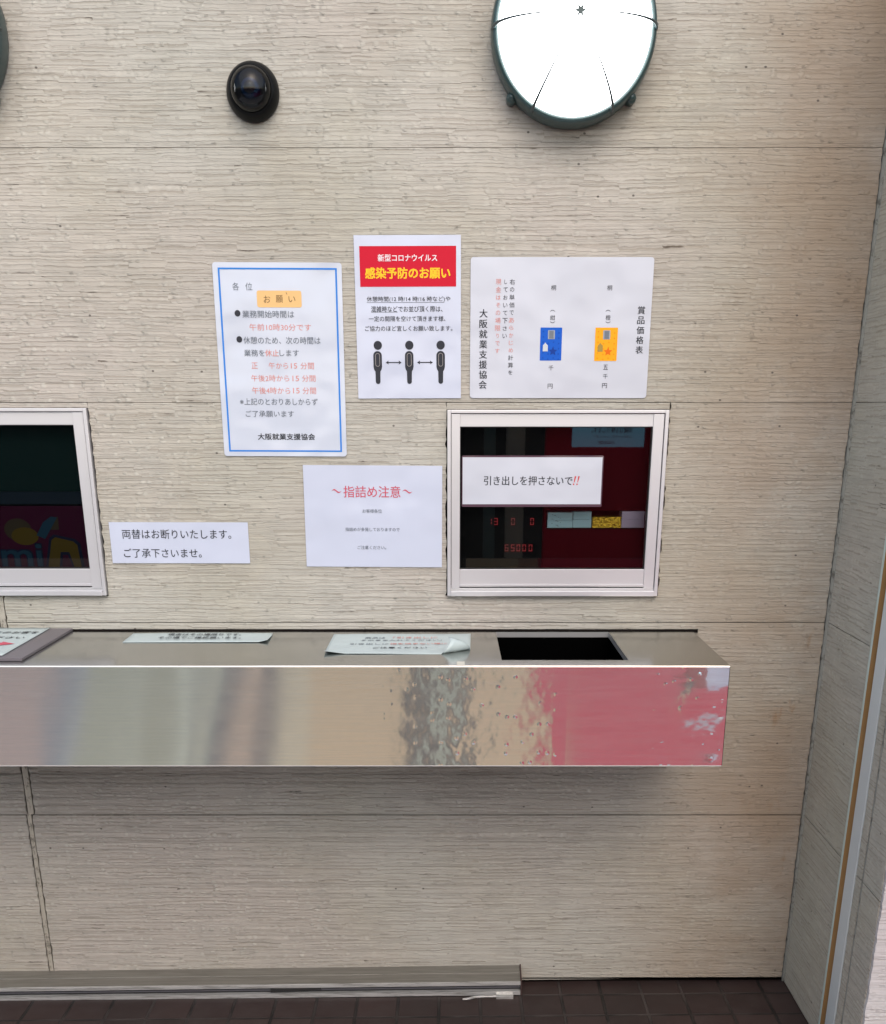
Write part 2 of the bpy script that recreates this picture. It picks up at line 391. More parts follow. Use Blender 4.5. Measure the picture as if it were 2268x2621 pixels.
# vertical sealed joint at the left, leaning slightly, and dark backing with the two window holes
boxes('caulk_joint', [(-0.9995, -0.9900, 0.0008, 0.013, 0.002, 0.4535), (-0.9962, -0.9832, 0.0008, 0.013, 0.4538, 0.9640), (-0.9965, -0.9825, 0.002, 0.013, 1.362, 2.272)], M_caulk, wall)
boxes('caulk_joint', [(0.8345, 0.8395, -0.004, 0.013, 0.01, 2.272)], M_caulk_g, wall)
Y0, Y1 = 0.0125, 0.05
boxes('backing', [(-2.6, WIN_L[0], Y0, Y1, -0.06, 2.272), (WIN_L[1], WIN_R[0], Y0, Y1, -0.06, 2.272), (WIN_R[1], 0.90, Y0, Y1, -0.06, 2.272),
                  (WIN_L[0], WIN_L[1], Y0, Y1, -0.06, WIN_L[2]), (WIN_L[0], WIN_L[1], Y0, Y1, WIN_L[3], 2.272),
                  (WIN_R[0], WIN_R[1], Y0, Y1, -0.06, WIN_R[2]), (WIN_R[0], WIN_R[1], Y0, Y1, WIN_R[3], 2.272)], M_void, wall)

def make_window(W, label):
    x0, x1, z0, z1 = W
    f = boxes('window', [(x0, x0 + 0.0075, -0.010, 0.045, z0, z1), (x1 - 0.0075, x1, -0.010, 0.045, z0, z1),
                         (x0 + 0.0075, x1 - 0.0075, -0.009, 0.045, z1 - 0.0065, z1),
                         (x0 + 0.0075, x1 - 0.0075, -0.013, 0.045, z0, z0 + 0.011)], M_alu, wall, bev=0.0012)
    f['label'] = label
    boxes('window_track', [(x0 + 0.0075, x1 - 0.0075, -0.004, 0.040, z0 + 0.0112, z0 + 0.0165)], M_alu_edge, f, bev=0.0008)
    sx0, sx1, sz0, sz1 = x0 + 0.0085, x1 - 0.0090, z0 + 0.0195, z1 - 0.0080
    gx0, gx1, gz0, gz1 = x0 + 0.0265, x1 - 0.0310, z0 + 0.0565, z1 - 0.0325
    boxes('sash', [(sx0, gx0, -0.006, 0.024, sz0 - 0.003, sz1), (gx1, sx1, -0.006, 0.024, sz0 - 0.003, sz1),
                   (gx0, gx1, -0.0035, 0.024, gz1, sz1), (gx0, gx1, -0.0035, 0.024, sz0 + 0.006, gz0),
                   (gx0, gx1, -0.0055, 0.024, sz0, sz0 + 0.0058)], M_alu, f, bev=0.0009)
    boxes('gasket', [(gx0, gx0 + 0.0015, -0.0005, 0.010, gz0, gz1), (gx1 - 0.0015, gx1, -0.0005, 0.010, gz0, gz1),
                     (gx0 + 0.0015, gx1 - 0.0015, -0.0005, 0.010, gz1 - 0.0015, gz1), (gx0 + 0.0015, gx1 - 0.0015, -0.0005, 0.010, gz0, gz0 + 0.0015)], M_rubber, f)
    raw('glass_pane', [(gx0, 0.004, gz0), (gx1, 0.004, gz0), (gx1, 0.004, gz1), (gx0, 0.004, gz1)], [(0, 1, 2, 3)], M_glass, f)
    return f
make_window(WIN_R, 'white aluminium sliding window with a white notice taped inside its pane')
make_window(WIN_L, 'white aluminium window cut off by the left edge of the photo')

# dark room behind the panes
rm = raw('room_interior', [(-2.6, 0.0505, 0.3), (0.9, 0.0505, 0.3), (0.9, 1.4, 0.3), (-2.6, 1.4, 0.3),
                           (-2.6, 0.0505, 2.2), (0.9, 0.0505, 2.2), (0.9, 1.4, 2.2), (-2.6, 1.4, 2.2)],
         [(0, 1, 2, 3), (4, 7, 6, 5), (0, 3, 7, 4), (1, 5, 6, 2), (3, 2, 6, 7)], mat('dim_room', (0.03, 0.028, 0.028), 0.9))
rm['kind'] = 'structure'

# ------------------------------------------------------------------ right side wall
side = thing('side_wall', 'grey ribbed siding side wall with an orange edged pale jamb strip at the right', 'wall', (0.84, 0, 0))
side.location = (0, 0, 0)
def sbot(a): return floor_z(0.84) + 0.003
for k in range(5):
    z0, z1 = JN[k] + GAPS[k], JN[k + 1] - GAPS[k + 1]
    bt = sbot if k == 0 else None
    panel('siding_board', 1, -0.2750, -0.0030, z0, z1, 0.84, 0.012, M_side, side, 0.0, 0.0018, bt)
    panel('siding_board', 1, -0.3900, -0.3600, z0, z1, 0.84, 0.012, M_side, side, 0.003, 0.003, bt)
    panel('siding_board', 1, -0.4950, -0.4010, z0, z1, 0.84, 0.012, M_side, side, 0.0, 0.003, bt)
boxes('wood_edge', [(0.8385, 0.853, -0.2800, -0.2755, 0.008, 2.272)], mat('raw_wood_edge', (0.36, 0.20, 0.075), 0.7), side)
boxes('edge_trim', [(0.8372, 0.8384, -0.2815, -0.2735, 0.008, 2.272)], mat('edge_trim', (0.45, 0.53, 0.48), 0.5), side)
boxes('jamb_strip', [(0.8385, 0.862, -0.3570, -0.3080, 0.008, 2.272)], mat('pale_jamb', (0.52, 0.55, 0.545), 0.45), side, bev=0.001)
boxes('caulk_joint', [(0.8415, 0.853, -0.4000, -0.3910, 0.008, 2.272)], M_caulk_g, side)
boxes('caulk_joint', [(0.836, 0.8398, -0.0060, -0.0005, 0.012, 2.272)], M_caulk_g, side)
boxes('backing', [(0.8525, 0.90, -0.4900, 0.012, -0.05, 2.272)], M_void, side)

ret = thing('return_wall', 'bright white ribbed siding of the return wall at the far right edge', 'wall', (0, 0, 0))
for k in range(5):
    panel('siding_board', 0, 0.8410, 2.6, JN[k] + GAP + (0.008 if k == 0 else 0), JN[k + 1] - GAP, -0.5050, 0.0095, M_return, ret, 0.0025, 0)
boxes('backing', [(0.8535, 2.6, -0.4950, -0.4910, -0.05, 2.272)], M_void, ret)

# ------------------------------------------------------------------ lettering
def glyphs(text, bold=0.0, res=3):
    cu = bpy.data.curves.new('lettering', 'FONT'); cu.body = text; cu.size = 1.0
    cu.resolution_u = res; cu.offset = bold; cu.fill_mode = 'FRONT'
    o = bpy.data.objects.new('lettering', cu); C.objects.link(o)
    dg = bpy.context.evaluated_depsgraph_get(); ev = o.evaluated_get(dg); me = ev.to_mesh()
    vs = [(v.co.x, v.co.y) for v in me.vertices]; fs = [tuple(p.vertices) for p in me.polygons]
    ev.to_mesh_clear(); bpy.data.objects.remove(o); bpy.data.curves.remove(cu)
    return vs, fs

class Sheet:
    """a flat thing described in the units of a drawing (x right, y down); frame maps drawing units to the sheet's plane"""
    def __init__(s, root, origin, ux, uy, nrm, sw, sh, dw, dh):
        s.root, s.o, s.ux, s.uy, s.n = root, Vector(origin), Vector(ux), Vector(uy), Vector(nrm)
        s.k, s.q = sw / dw, sh / dh; s.lay = {}
    def P(s, x, y, d): return tuple(s.o + s.ux * (x * s.k) + s.uy * (y * s.q) + s.n * d)
    def put(s, m, vs, fs, d=0.0005, name='lettering'):
        L = s.lay.setdefault(name, [[], [], [], []]); b = len(L[1])
        if m not in L[0]: L[0].append(m)
        L[1] += [s.P(x, y, d) for x, y in vs]; L[2] += [tuple(i + b for i in f) for f in fs]
        L[3] += [L[0].index(m)] * len(fs)
    def text(s, t, bb, m, bold=0.0, d=0.0006, serif=0.0, shear=0.0, mirror=False, rot=False, name='lettering', key=None):
        vs, fs = glyphs(t)
        if not vs: return
        name = name + '#%d' % len(s.lay) if key is None else name + '#' + key
        n0 = len(vs); sh = [(0, 0)]
        if serif: sh = [(0, 0), (serif, 0)]                 # heavier uprights
        elif bold: sh = [(0, 0), (bold, 0), (0, bold), (bold, bold)]
        base_v, base_f = vs, fs; vs, fs = [], []
        for dx_, dy_ in sh:
            fs += [tuple(i + len(vs) for i in f) for f in base_f]; vs += [(x + dx_, y + dy_) for x, y in base_v]
        if rot: vs = [(y, -x) for x, y in vs]
        if shear: vs = [(x + y * shear, y) for x, y in vs]
        xs = [v[0] for v in vs]; ys = [v[1] for v in vs]
        x0, x1, y0, y1 = min(xs), max(xs), min(ys), max(ys)
        fx = (bb[2] - bb[0]) / max(1e-6, x1 - x0); fy = (bb[3] - bb[1]) / max(1e-6, y1 - y0)
        pts = []
        for x, y in vs:
            px = bb[0] + (x - x0) * fx
            if mirror: px = bb[0] + bb[2] - px
            pts.append((px, bb[3] - (y - y0) * fy))
        for k in range(len(sh)):     # each overlapping copy a hair above the last
            s.put(m, pts[k * n0:(k + 1) * n0], base_f, d + 0.00006 * k, name)
    def column(s, t, cx, y0, step, size, m, dx=0.0, bold=0.0, serif=0.0, key=None):
        for i, ch in enumerate(t):
            if ch == ' ': continue
            k = 0.82 if ch in 'のてしておいさらかじめりですはそでを' else 1.0
            x, y, h = cx + dx * i, y0 + step * i, size / 2 * k
            if ch == 'し': s.text(ch, (x - h * .6, y - h, x + h * .6, y + h), m, bold, serif=serif, key=key)
            elif ch == 'り': s.text(ch, (x - h * .55, y - h, x + h * .55, y + h), m, bold, serif=serif, key=key)
            else: s.text(ch, (x - h, y - h, x + h, y + h), m, bold, serif=serif, key=key)
    def poly(s, pts, m, d=0.0004, name='printed_mark', key=None): s.put(m, pts, [tuple(range(len(pts)))], d, name + '#%s' % (len(s.lay) if key is None else key))
    def rect(s, x0, y0, x1, y1, m, d=0.0004, r=0.0, name='printed_mark', key=None): s.poly(rr(x0, y0, x1, y1, r), m, d, name, key)
    def disc(s, cx, cy, r, m, d=0.0006, ry=None, n=28, name='printed_mark', key=None):
        s.poly([(cx + r * math.cos(6.28318 * i / n), cy + (ry or r) * math.sin(6.28318 * i / n)) for i in range(n)], m, d, name, key)
    def loop(s, outer, inner, m, d=0.0005, name='printed_mark', key=None):
        n = len(outer); name = name + '#%s' % (len(s.lay) if key is None else key); s.put(m, outer + inner, [(i, (i + 1) % n, n + (i + 1) % n, n + i) for i in range(n)], d, name)
    def finish(s):
        for name, (ms, vs, fs, mi) in s.lay.items():
            o = raw(name.split('#')[0], vs, fs, ms[0], s.root)
            for m in ms[1:]: o.data.materials.append(m)
            o.data.polygons.foreach_set('material_index', mi)
            o.matrix_parent_inverse = s.root.matrix_world.inverted()

def rr(x0, y0, x1, y1, r, n=6):
    if r <= 0: return [(x0, y0), (x1, y0), (x1, y1), (x0, y1)]
    out = []
    for cx, cy, a in ((x1 - r, y0 + r, -90), (x1 - r, y1 - r, 0), (x0 + r, y1 - r, 90), (x0 + r, y0 + r, 180)):
        for i in range(n + 1):
            t = R(a + 90 * i / n); out.append((cx + r * math.cos(t), cy + r * math.sin(t)))
    return out

def slab_from(outline, fr, back, m, name, parent=None):
    """a thin sheet: outline in the plane fr(x, y, depth)"""
    bm = bmesh.new()
    A = [bm.verts.new(fr(x, y, 0)) for x, y in outline]; B = [bm.verts.new(fr(x, y, -back)) for x, y in outline]
    bm.faces.new(A); bm.faces.new(B[::-1]); n = len(A)
    for i in range(n): bm.faces.new((A[i], A[(i + 1) % n], B[(i + 1) % n], B[i]))
    return mesh(name, bm, m, parent)

def wall_sheet(name, label, tl, size, dsize, m, front=-0.0025, r=0.0, tilt=0.0, back=0.0012):
    ux = Vector((math.cos(tilt), 0, math.sin(tilt))); uy = Vector((math.sin(tilt), 0, -math.cos(tilt)))
    nrm = Vector((0, -1, 0)); o = Vector((tl[0], front, tl[1]))
    fr = lambda x, y, d: o + ux * x + uy * y + nrm * d
    ob = slab_from(rr(0, 0, size[0], size[1], r), fr, back, m, name)
    tag(ob, label, 'notice')
    return ob, Sheet(ob, o, ux, uy, nrm, size[0], size[1], dsize[0], dsize[1])

M_p1 = paper_mat('laminated_sheet', (0.52, 0.56, 0.64), 0.16)
M_p2 = paper_mat('glossy_sheet', (0.51, 0.545, 0.65), 0.19)
M_p3 = paper_mat('matt_sheet', (0.52, 0.54, 0.60), 0.35)
M_pouch = mat('laminate_margin', (0.66, 0.70, 0.72), 0.2)

# --- business hours notice: drawing is 1275 x 1885 units
ob, S = wall_sheet('laminated_notice', 'laminated notice with a blue border and an orange heading box', (-0.4707, 1.6200), (0.2570, 0.3637), (1265, 1880), M_p1, r=0.006, tilt=R(-0.25))
M_blue = mat('print_blue', (0.035, 0.20, 0.60), 0.4); M_or = mat('print_orange', (0.72, 0.46, 0.20), 0.4); M_br = mat('print_brown', (0.20, 0.13, 0.06), 0.5)
X = lambda x, y: (x - 90 - (y - 110) * 0.0655 * (1 if True else 0))          # undo the lean of the zoomed drawing
def B(x0, y0, x1, y1): 
    ym = (y0 + y1) / 2; sh = 88 + (ym - 105) * 0.0630; kx = 1265 / (1260 - (ym - 105) * 0.040)
    return ((x0 - sh) * kx, y0 - 112, (x1 - sh) * kx, y1 - 112)
S.loop(rr(52, 50, 1217, 1834, 0.01, 1), rr(69, 66, 1200, 1818, 0.01, 1), M_blue, name='printed_border')
for ch, bb in (('各', (285, 300, 352, 372)), ('位', (412, 300, 480, 372))): S.text(ch, B(*bb), M_inkgrey)
S.rect(*B(524, 372, 958, 530), M_or, r=22, name='heading_box')
for ch, bb in (('お', (590, 420, 655, 486)), ('願', (708, 416, 776, 486)), ('い', (832, 425, 898, 480))): S.text(ch, B(*bb), M_br, d=0.0008)
S.poly([(B(805, 388, 812, 390)[0], 278), (B(805, 388, 812, 390)[0] + 5, 276), (B(820, 400, 822, 405)[0], 296), (B(815, 400, 822, 405)[0], 297)], M_br, 0.0009)
for cx, cy in ((335, 587), (352, 835)):
    b = B(cx - 29, cy - 31, cx + 29, cy + 31); S.disc((b[0] + b[2]) / 2, (b[1] + b[3]) / 2, 29, M_ink, ry=31)
for t, bb, m, bo in (('業務開始時間は', (382, 560, 885, 628), M_inkgrey, 0.004), ('午前10時30分です', (450, 685, 1050, 750), M_redp, 0),
        ('休憩のため、次の時間は', (392, 808, 1140, 878), M_inkgrey, 0.004), ('業務を', (398, 932, 596, 998), M_inkgrey, 0.004),
        ('休止', (602, 932, 735, 998), M_redp, 0.006), ('します', (742, 934, 930, 994), M_inkgrey, 0.004),
        ('正', (470, 1057, 530, 1116), M_redp, 0), ('午から', (637, 1055, 825, 1118), M_redp, 0), ('15', (852, 1062, 912, 1114), M_redp, 0), ('分間', (945, 1055, 1075, 1120), M_redp, 0),
        ('午後2時から', (467, 1178, 835, 1242), M_redp, 0), ('15', (867, 1184, 930, 1237), M_redp, 0), ('分間', (960, 1178, 1090, 1242), M_redp, 0),
        ('午後4時から', (475, 1298, 845, 1364), M_redp, 0), ('15', (872, 1304, 935, 1358), M_redp, 0), ('分間', (965, 1298, 1095, 1364), M_redp, 0),
        ('※上記のとおりあしからず', (357, 1407, 1110, 1475), M_inkgrey, 0.004), ('ご了承願います', (412, 1530, 880, 1594), M_inkgrey, 0.004),
        ('大阪就業支援協会', (530, 1760, 1083, 1825), M_ink, 0.03)):
    S.text(t, B(*bb), m, bo)
S.finish()

# --- infection notice
ob, S = wall_sheet('paper_notice', 'white notice with a red banner, yellow heading and three black figures', (-0.1885, 1.6672), (0.2115, 0.2988), (1250, 1925), M_p2, tilt=R(0.2))
def B(x0, y0, x1, y1):
    ym = (y0 + y1) / 2; sh = 68 + (ym - 58) * 0.0322; kx = 1250 / (1267 - (ym - 58) * 0.0322)
    return ((x0 - sh) * kx, y0 - 58, (x1 - sh) * kx, y1 - 58)
M_ring = mat('pictogram_line', (0.28, 0.26, 0.25), 0.5); M_ban = mat('banner_red', (0.52, 0.010, 0.030), 0.3); M_wh = mat('print_white', (0.8, 0.72, 0.74), 0.4); M_ye = mat('print_yellow', (0.90, 0.52, 0.03), 0.4)
S.rect(*B(142, 182, 1278, 648), M_ban, name='red_banner')
S.text('新型コロナウイルス', B(355, 275, 1055, 358), M_wh, 0.03, d=0.0008)
S.text('感染予防のお願い', B(205, 425, 1210, 556), M_ye, 0.05, d=0.0008)
for t, bb in (('休憩時間(12 時/14 時/16 時など)や', (225, 760, 1210, 828)), ('混雑時などでお並び頂く際は、', (277, 873, 1118, 942)),
              ('一定の間隔を空けて頂きます様、', (250, 990, 1152, 1053)), ('ご協力のほど宜しくお願い致します。', (205, 1105, 1235, 1168))):
    S.text(t, B(*bb), M_ink, 0.004)
S.rect(*B(225, 829, 1140, 833), M_ink); S.rect(*B(277, 942, 590, 946), M_ink)
for cx in (356, 727, 1096):
    b = B(cx - 50, 1285, cx + 50, 1388); S.disc((b[0] + b[2]) / 2, (b[1] + b[3]) / 2, 50, M_ink, ry=54, name='person_pictogram', key='p%d' % cx)
    b = B(cx - 50, 1405, cx + 52, 1805); c = (b[0] + b[2]) / 2; t = b[1]
    out = [(c + 51 * math.cos(R(a)), t + 55 + 55 * math.sin(R(a))) for a in range(180, 361, 15)]
    out += [(c + 51, t + 190), (c + 45, t + 222), (c + 30, t + 248)]
    out += [(c + 28 * math.cos(R(a)), t + 372 + 28 * math.sin(R(a))) for a in range(0, 181, 20)]
    out += [(c - 30, t + 248), (c - 45, t + 222), (c - 51, t + 190)]
    S.poly(out, M_ink, 0.0006, 'person_pictogram', 'p%d' % cx)
    S.loop(rr(c - 28, t + 26, c + 28, t + 188, 27.9), rr(c - 22, t + 32, c + 22, t + 182, 21.9), M_ring, 0.0009, 'person_pictogram', 'p%d' % cx)
for x0, x1 in ((450, 637), (820, 1005)):
    b = B(x0, 1520, x1, 1568); a0, a1, y = b[0], b[2], (b[1] + b[3]) / 2
    S.poly([(a0, y), (a0 + 36, y - 24), (a0 + 30, y - 6), (a1 - 30, y - 6), (a1 - 36, y - 24), (a1, y), (a1 - 36, y + 24), (a1 - 30, y + 6), (a0 + 30, y + 6), (a0 + 36, y + 24)], M_ink, 0.0006, 'arrow')
S.finish()

# --- prize price list
ob, S = wall_sheet('laminated_price_list', 'wide laminated price list with a blue card and an orange card', (0.0425, 1.6288), (0.3640, 0.2595), (1687, 1290), M_p3, r=0.006)
def B(x0, y0, x1, y1):
    xm, ym = (x0 + x1) / 2, (y0 + y1) / 2; kx = 1687 / (1687 - (ym - 66) * 0.0540)
    return ((x0 - 48) * kx, y0 - 66, (x1 - 48) * kx, y1 - 66)
def bx(x, y): return (x - 48) * 1687 / (1687 - (y - 66) * 0.0540)
def col(t, x0, y0, x1, y1, size, m, bold=0.0, serif=0.0):
    n = len(t)
    for i, ch in enumerate(t):
        f = i / max(1, n - 1); x, y = x0 + (x1 - x0) * f, y0 + (y1 - y0) * f
        mm = m[i] if isinstance(m, list) else m
        S.column(ch, bx(x, y), y - 66, 0, size, mm, bold=bold, serif=serif, key='c%d' % int(x0))
col('右の単価であらかじめ計算を', 431, 285, 418, 1114, 48, [M_ink] * 5 + [M_redp] * 5 + [M_ink] * 3)
col('しておいて下さい', 371, 285, 364, 775, 48, M_ink)
col('現金はその場限りです', 305, 285, 298, 912, 50, M_redp)
col('大阪就業支援協会', 169, 568, 165, 1228, 76, M_ink, 0.0, 0.035)
col('賞品価格表', 1618, 540, 1600, 903, 70, M_ink, 0.0, 0.03)
for cx, ch in ((810, '桐'), (1325, '桐')): col(ch, cx, 338, cx, 338, 46, M_ink)
for cx, ch in ((803, '紺'), (1312, '橙')):
    col(ch, cx, 607, cx, 607, 46, M_ink)
    for yy, par in ((545, '（'), (648, '）')): S.text(par, B(cx - 22, yy - 8, cx + 22, yy + 8), M_ink, rot=True)
for ch, cx, cy in (('千', 791, 1070), ('円', 784, 1243), ('五', 1292, 1064), ('千', 1290, 1150), ('円', 1283, 1238)): col(ch, cx, cy, cx, cy, 46, M_ink)
M_cb = mat('card_blue', (0.012, 0.10, 0.50), 0.35); M_co = mat('card_orange', (0.85, 0.36, 0.015), 0.35); M_chip = mat('card_silver', (0.30, 0.33, 0.37), 0.4)
M_plug = mat('card_pale', (0.52, 0.55, 0.58), 0.4); M_plugo = mat('card_olive', (0.36, 0.24, 0.06), 0.4); M_st1 = mat('card_dark_blue', (0.01, 0.045, 0.26), 0.4); M_st2 = mat('card_red', (0.70, 0.14, 0.01), 0.4)
M_dot1 = mat('card_dots_blue', (0.010, 0.075, 0.40), 0.4); M_dot2 = mat('card_dots_orange', (0.75, 0.27, 0.01), 0.4)
for (x0, x1, y0, y1, mc, mp, ms, md) in ((690, 888, 697, 1002, M_cb, M_plug, M_st1, M_dot1), (1192, 1398, 698, 1006, M_co, M_plugo, M_st2, M_dot2)):
    b = B(x0, y0, x1, y1); S.rect(*b, mc, 0.0005, name='printed_card', key='k%d' % x0, r=6); W = b[2] - b[0]; H = b[3] - b[1]
    for i in range(4):
        for j in range(6):
            S.disc(b[0] + W * (0.14 + 0.24 * i), b[1] + H * (0.12 + 0.16 * j) + (12 if i % 2 else 0), 8, md, 0.0007, n=8, name='printed_card', key='k%d' % x0)
    S.rect(b[0] + W * .35, b[1] + H * .08, b[0] + W * .67, b[1] + H * .35, M_chip, 0.0009, r=5, name='printed_card', key='k%d' % x0)
    S.rect(b[0] + W * .41, b[1] + H * .10, b[0] + W * .61, b[1] + H * .33, M_inkgrey, 0.0011, name='printed_card', key='k%d' % x0)
    S.poly([(b[0] + W * .13, b[1] + H * .72), (b[0] + W * .13, b[1] + H * .54), (b[0] + W * .2, b[1] + H * .49), (b[0] + W * .24, b[1] + H * .45), (b[0] + W * .28, b[1] + H * .49), (b[0] + W * .36, b[1] + H * .54), (b[0] + W * .36, b[1] + H * .72)], mp, 0.0009, 'printed_card', 'k%d' % x0)
    cx, cy = b[0] + W * .6, b[1] + H * .72
    S.poly([(cx + (42 if i % 2 else 20) * math.cos(R(36 * i + 18)), cy + (42 if i % 2 else 20) * math.sin(R(36 * i + 18))) for i in range(10)], ms, 0.0009, 'printed_card', 'k%d' % x0)
S.finish()

# --- finger pinch warning
ob, S = wall_sheet('paper_notice', 'white glossy notice with a rose red heading, left of the right window', (-0.3088, 1.2383), (0.2940, 0.2095), (1460, 1053), M_p2, front=-0.0022, tilt=R(-0.35))
def B(x0, y0, x1, y1):
    ym = (y0 + y1) / 2; sh = 138 + (ym - 88) * 0.038; kx = 1460 / (1467 - (ym - 88) * 0.045)
    return ((x0 - sh) * kx, y0 - 90, (x1 - sh) * kx, y1 - 90)
S.text('指詰め注意', B(565, 297, 1165, 416), M_rose, 0.0, serif=0.012)
for x0 in (440, 1185):      # the two wavy dashes
    up = [(x0 + 103 * i / 16, 352 - 14 * math.sin(i / 16 * 6.283) - (7 * math.sin(i / 16 * 3.1416) + 1)) for i in range(17)]
    dn = [(x0 + 103 * i / 16, 352 - 14 * math.sin(i / 16 * 6.283) + (7 * math.sin(i / 16 * 3.1416) + 1)) for i in range(17)]
    b = [B(x, y, x, y)[:2] for x, y in up + dn]
    S.put(M_rose, b, [(i, i + 1, 18 + i, 17 + i) for i in range(16)], 0.0006, 'lettering#w%d' % x0)
for t, bb in (('お客様各位', (765, 535, 968, 575)), ('指詰めが多発しておりますので', (585, 727, 1155, 766)), ('ご注意ください。', (712, 917, 1012, 955))):
    S.text(t, B(*bb), M_inkgrey, 0.004)
S.finish()

# --- no money changing strip
ob, S = wall_sheet('paper_notice', 'small white two line paper strip beside the left window', (-0.7313, 1.1219), (0.2985, 0.0860), (963, 288), M_p2, front=-0.002, tilt=R(-0.1))
def B(x0, y0, x1, y1):
    ym = (y0 + y1) / 2; sh = 757 + (ym - 855) * 0.092
    return (x0 - sh, y0 - 856, x1 - sh, y1 - 856)
S.text('両替はお断りいたします。', B(850, 906, 1608, 972), M_ink, 0.004)
S.text('ご了承下さいませ。', B(862, 1040, 1405, 1104), M_ink, 0.004)
S.finish()

# --- drawer notice on the pane
M_clear = paper_mat('clear_laminate', (0.10, 0.055, 0.075), 0.12)
ob, S = wall_sheet('laminated_notice', 'white strip notice stuck on the right window pane', (0.0266, 1.2570), (0.2990, 0.1037), (1055, 388), M_clear, front=0.0008, back=0.0008, r=0.003)
def B(x0, y0, x1, y1): 
    ym = (y0 + y1) / 2; kx = 1055 / (1067 - (ym - 398) * 0.03)
    return ((x0 - 184) * kx, y0 - 398, (x1 - 184) * kx, y1 - 398)
S.rect(*B(190, 411, 1236, 766), M_p3, 0.0003, name='paper_insert')
S.text('引き出しを押さないで', B(350, 551, 1018, 622), M_ink, 0.0, serif=0.022, d=0.0007)
for x0 in (1020, 1046):     # slanting double exclamation mark
    b = [B(x0 + dx, y, x0 + dx, y)[:2] for dx, y in ((14, 553), (26, 553), (12, 600), (7, 600))]; S.poly(b, M_red, 0.0007, 'lettering', 'ex')
    b = B(x0 + 1, 608, x0 + 10, 620); S.disc((b[0] + b[2]) / 2, (b[1] + b[3]) / 2, 5.5, M_red, 0.0007, ry=6.5, name='lettering', key='ex')
S.finish()

# ------------------------------------------------------------------ things seen through the panes
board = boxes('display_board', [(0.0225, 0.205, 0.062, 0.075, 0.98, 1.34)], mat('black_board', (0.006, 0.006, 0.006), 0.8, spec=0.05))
tag(board, 'black display board with red figures behind the right window', 'display')
M_led = emit_mat('red_led', (1.0, 0.02, 0.04), 0.13, (0.05, 0.0, 0.0))
M_ledd = emit_mat('dim_red_led', (1.0, 0.03, 0.04), 0.085, (0.05, 0.0, 0.0))
SEG = {'0': 'abcdef', '1': 'bc', '3': 'abgcd', '5': 'afgcd', '6': 'afgcde'}
def digit(bm, ch, x, z, w, h, t):
    y0, y1 = 0.0605, 0.0618
    for sgm in SEG[ch]:
        q = {'a': (x, x + w, z + h - t, z + h), 'g': (x, x + w, z + h / 2 - t / 2, z + h / 2 + t / 2), 'd': (x, x + w, z, z + t),
             'f': (x, x + t, z + h / 2 + t * .6, z + h - t * 1.1), 'b': (x + w - t, x + w, z + h / 2 + t * .6, z + h - t * 1.1),
             'e': (x, x + t, z + t * 1.1, z + h / 2 - t * .6), 'c': (x + w - t, x + w, z + t * 1.1, z + h / 2 - t * .6)}[sgm]
        box(bm, q[0], q[1], y0, y1, q[2], q[3])
for txt, xs, z, m in (('13', (0.0860, 0.0990), 1.1100, M_led), ('0', (0.1365,), 1.1100, M_ledd), ('0', (0.1785,), 1.1100, M_led),
                      ('6', (0.1235,), 1.0535, M_ledd), ('50', (0.1370, 0.1495), 1.0535, M_led), ('00', (0.1625, 0.1765), 1.0535, M_led)):
    bm = bmesh.new()
    for ch, x in zip(txt, xs): digit(bm, ch, x, z, 0.0078, 0.0145, 0.0017)
    o = mesh('led_digits', bm, m, board)

part = boxes('inner_partition', [(0.2055, 0.445, 0.062, 0.075, 0.98, 1.1035), (0.2055, 0.445, 0.062, 0.075, 1.1405, 1.34), (0.2055, 0.2135, 0.062, 0.075, 1.1035, 1.1405)], mat('dark_red_board', (0.050, 0.002, 0.005), 0.8, spec=0.05))  # board colour carries the red reflection of the facade opposite
tag(part, 'inner partition with a narrow slot, coloured with a dark red reflection, behind the right window', 'partition')
boxes('slot_shelf', [(0.2135, 0.445, 0.060, 0.20, 1.1010, 1.1034)], M_void, part)
def paper_block(name, label, x0, x1, z1, m, cat, y0=0.066):
    bm = bmesh.new(); n = 6
    for k in range(2):
        box(bm, x0 + 0.0004 * k, x1 - 0.0003 * k, y0 + 0.001 * k, y0 + 0.05, 1.1036 + k * 0.0001 + (z1 - 1.1036) * 0.5 * k, 1.1036 + (z1 - 1.1036) * 0.5 * (k + 1) - 0.0002, 0.0005)
    return tag(mesh(name, bm, m), label, cat)
M_cy = paper_mat('pale_blue_paper', (0.42, 0.68, 0.76), 0.5)
pb = paper_block('receipt_pad', 'pale blue pad with faint handwriting, leftmost in the window slot', 0.2165, 0.2720, 1.1365, M_cy, 'paper')
S = Sheet(pb, (0.2165, 0.0655, 1.1365), (1, 0, 0), (0, 0, -1), (0, -1, 0), 0.0555, 0.033, 100, 60)
for i in range(14): S.rect(14 + (i % 5) * 8 + random.random() * 5, 8 + i * 3.4, 18 + (i % 5) * 8 + random.random() * 9, 9.6 + i * 3.4, M_inkgrey, 0.0002, name='handwriting', key='h')
S.finish()
paper_block('plastic_bag', 'pale blue crumpled packet next to the pad in the window slot', 0.2730, 0.3135, 1.1380, M_cy, 'packet', 0.067)
gm = mat('gold_foil', (0.80, 0.52, 0.05), 0.25, 0.8); g_ = NG(gm); pp = g_.pos(); g_.bump(g_.noise(g_.comb(pp[0], pp[1], pp[2]), 160.0, 3.0), 0.006)
paper_block('gold_packet', 'gold foil packet in the window slot', 0.3155, 0.3790, 1.1265, gm, 'packet')
paper_block('lilac_box', 'lilac paper box at the right end of the window slot', 0.3800, 0.4300, 1.1390, mat('lilac_paper', (0.45, 0.38, 0.52), 0.5), 'box')

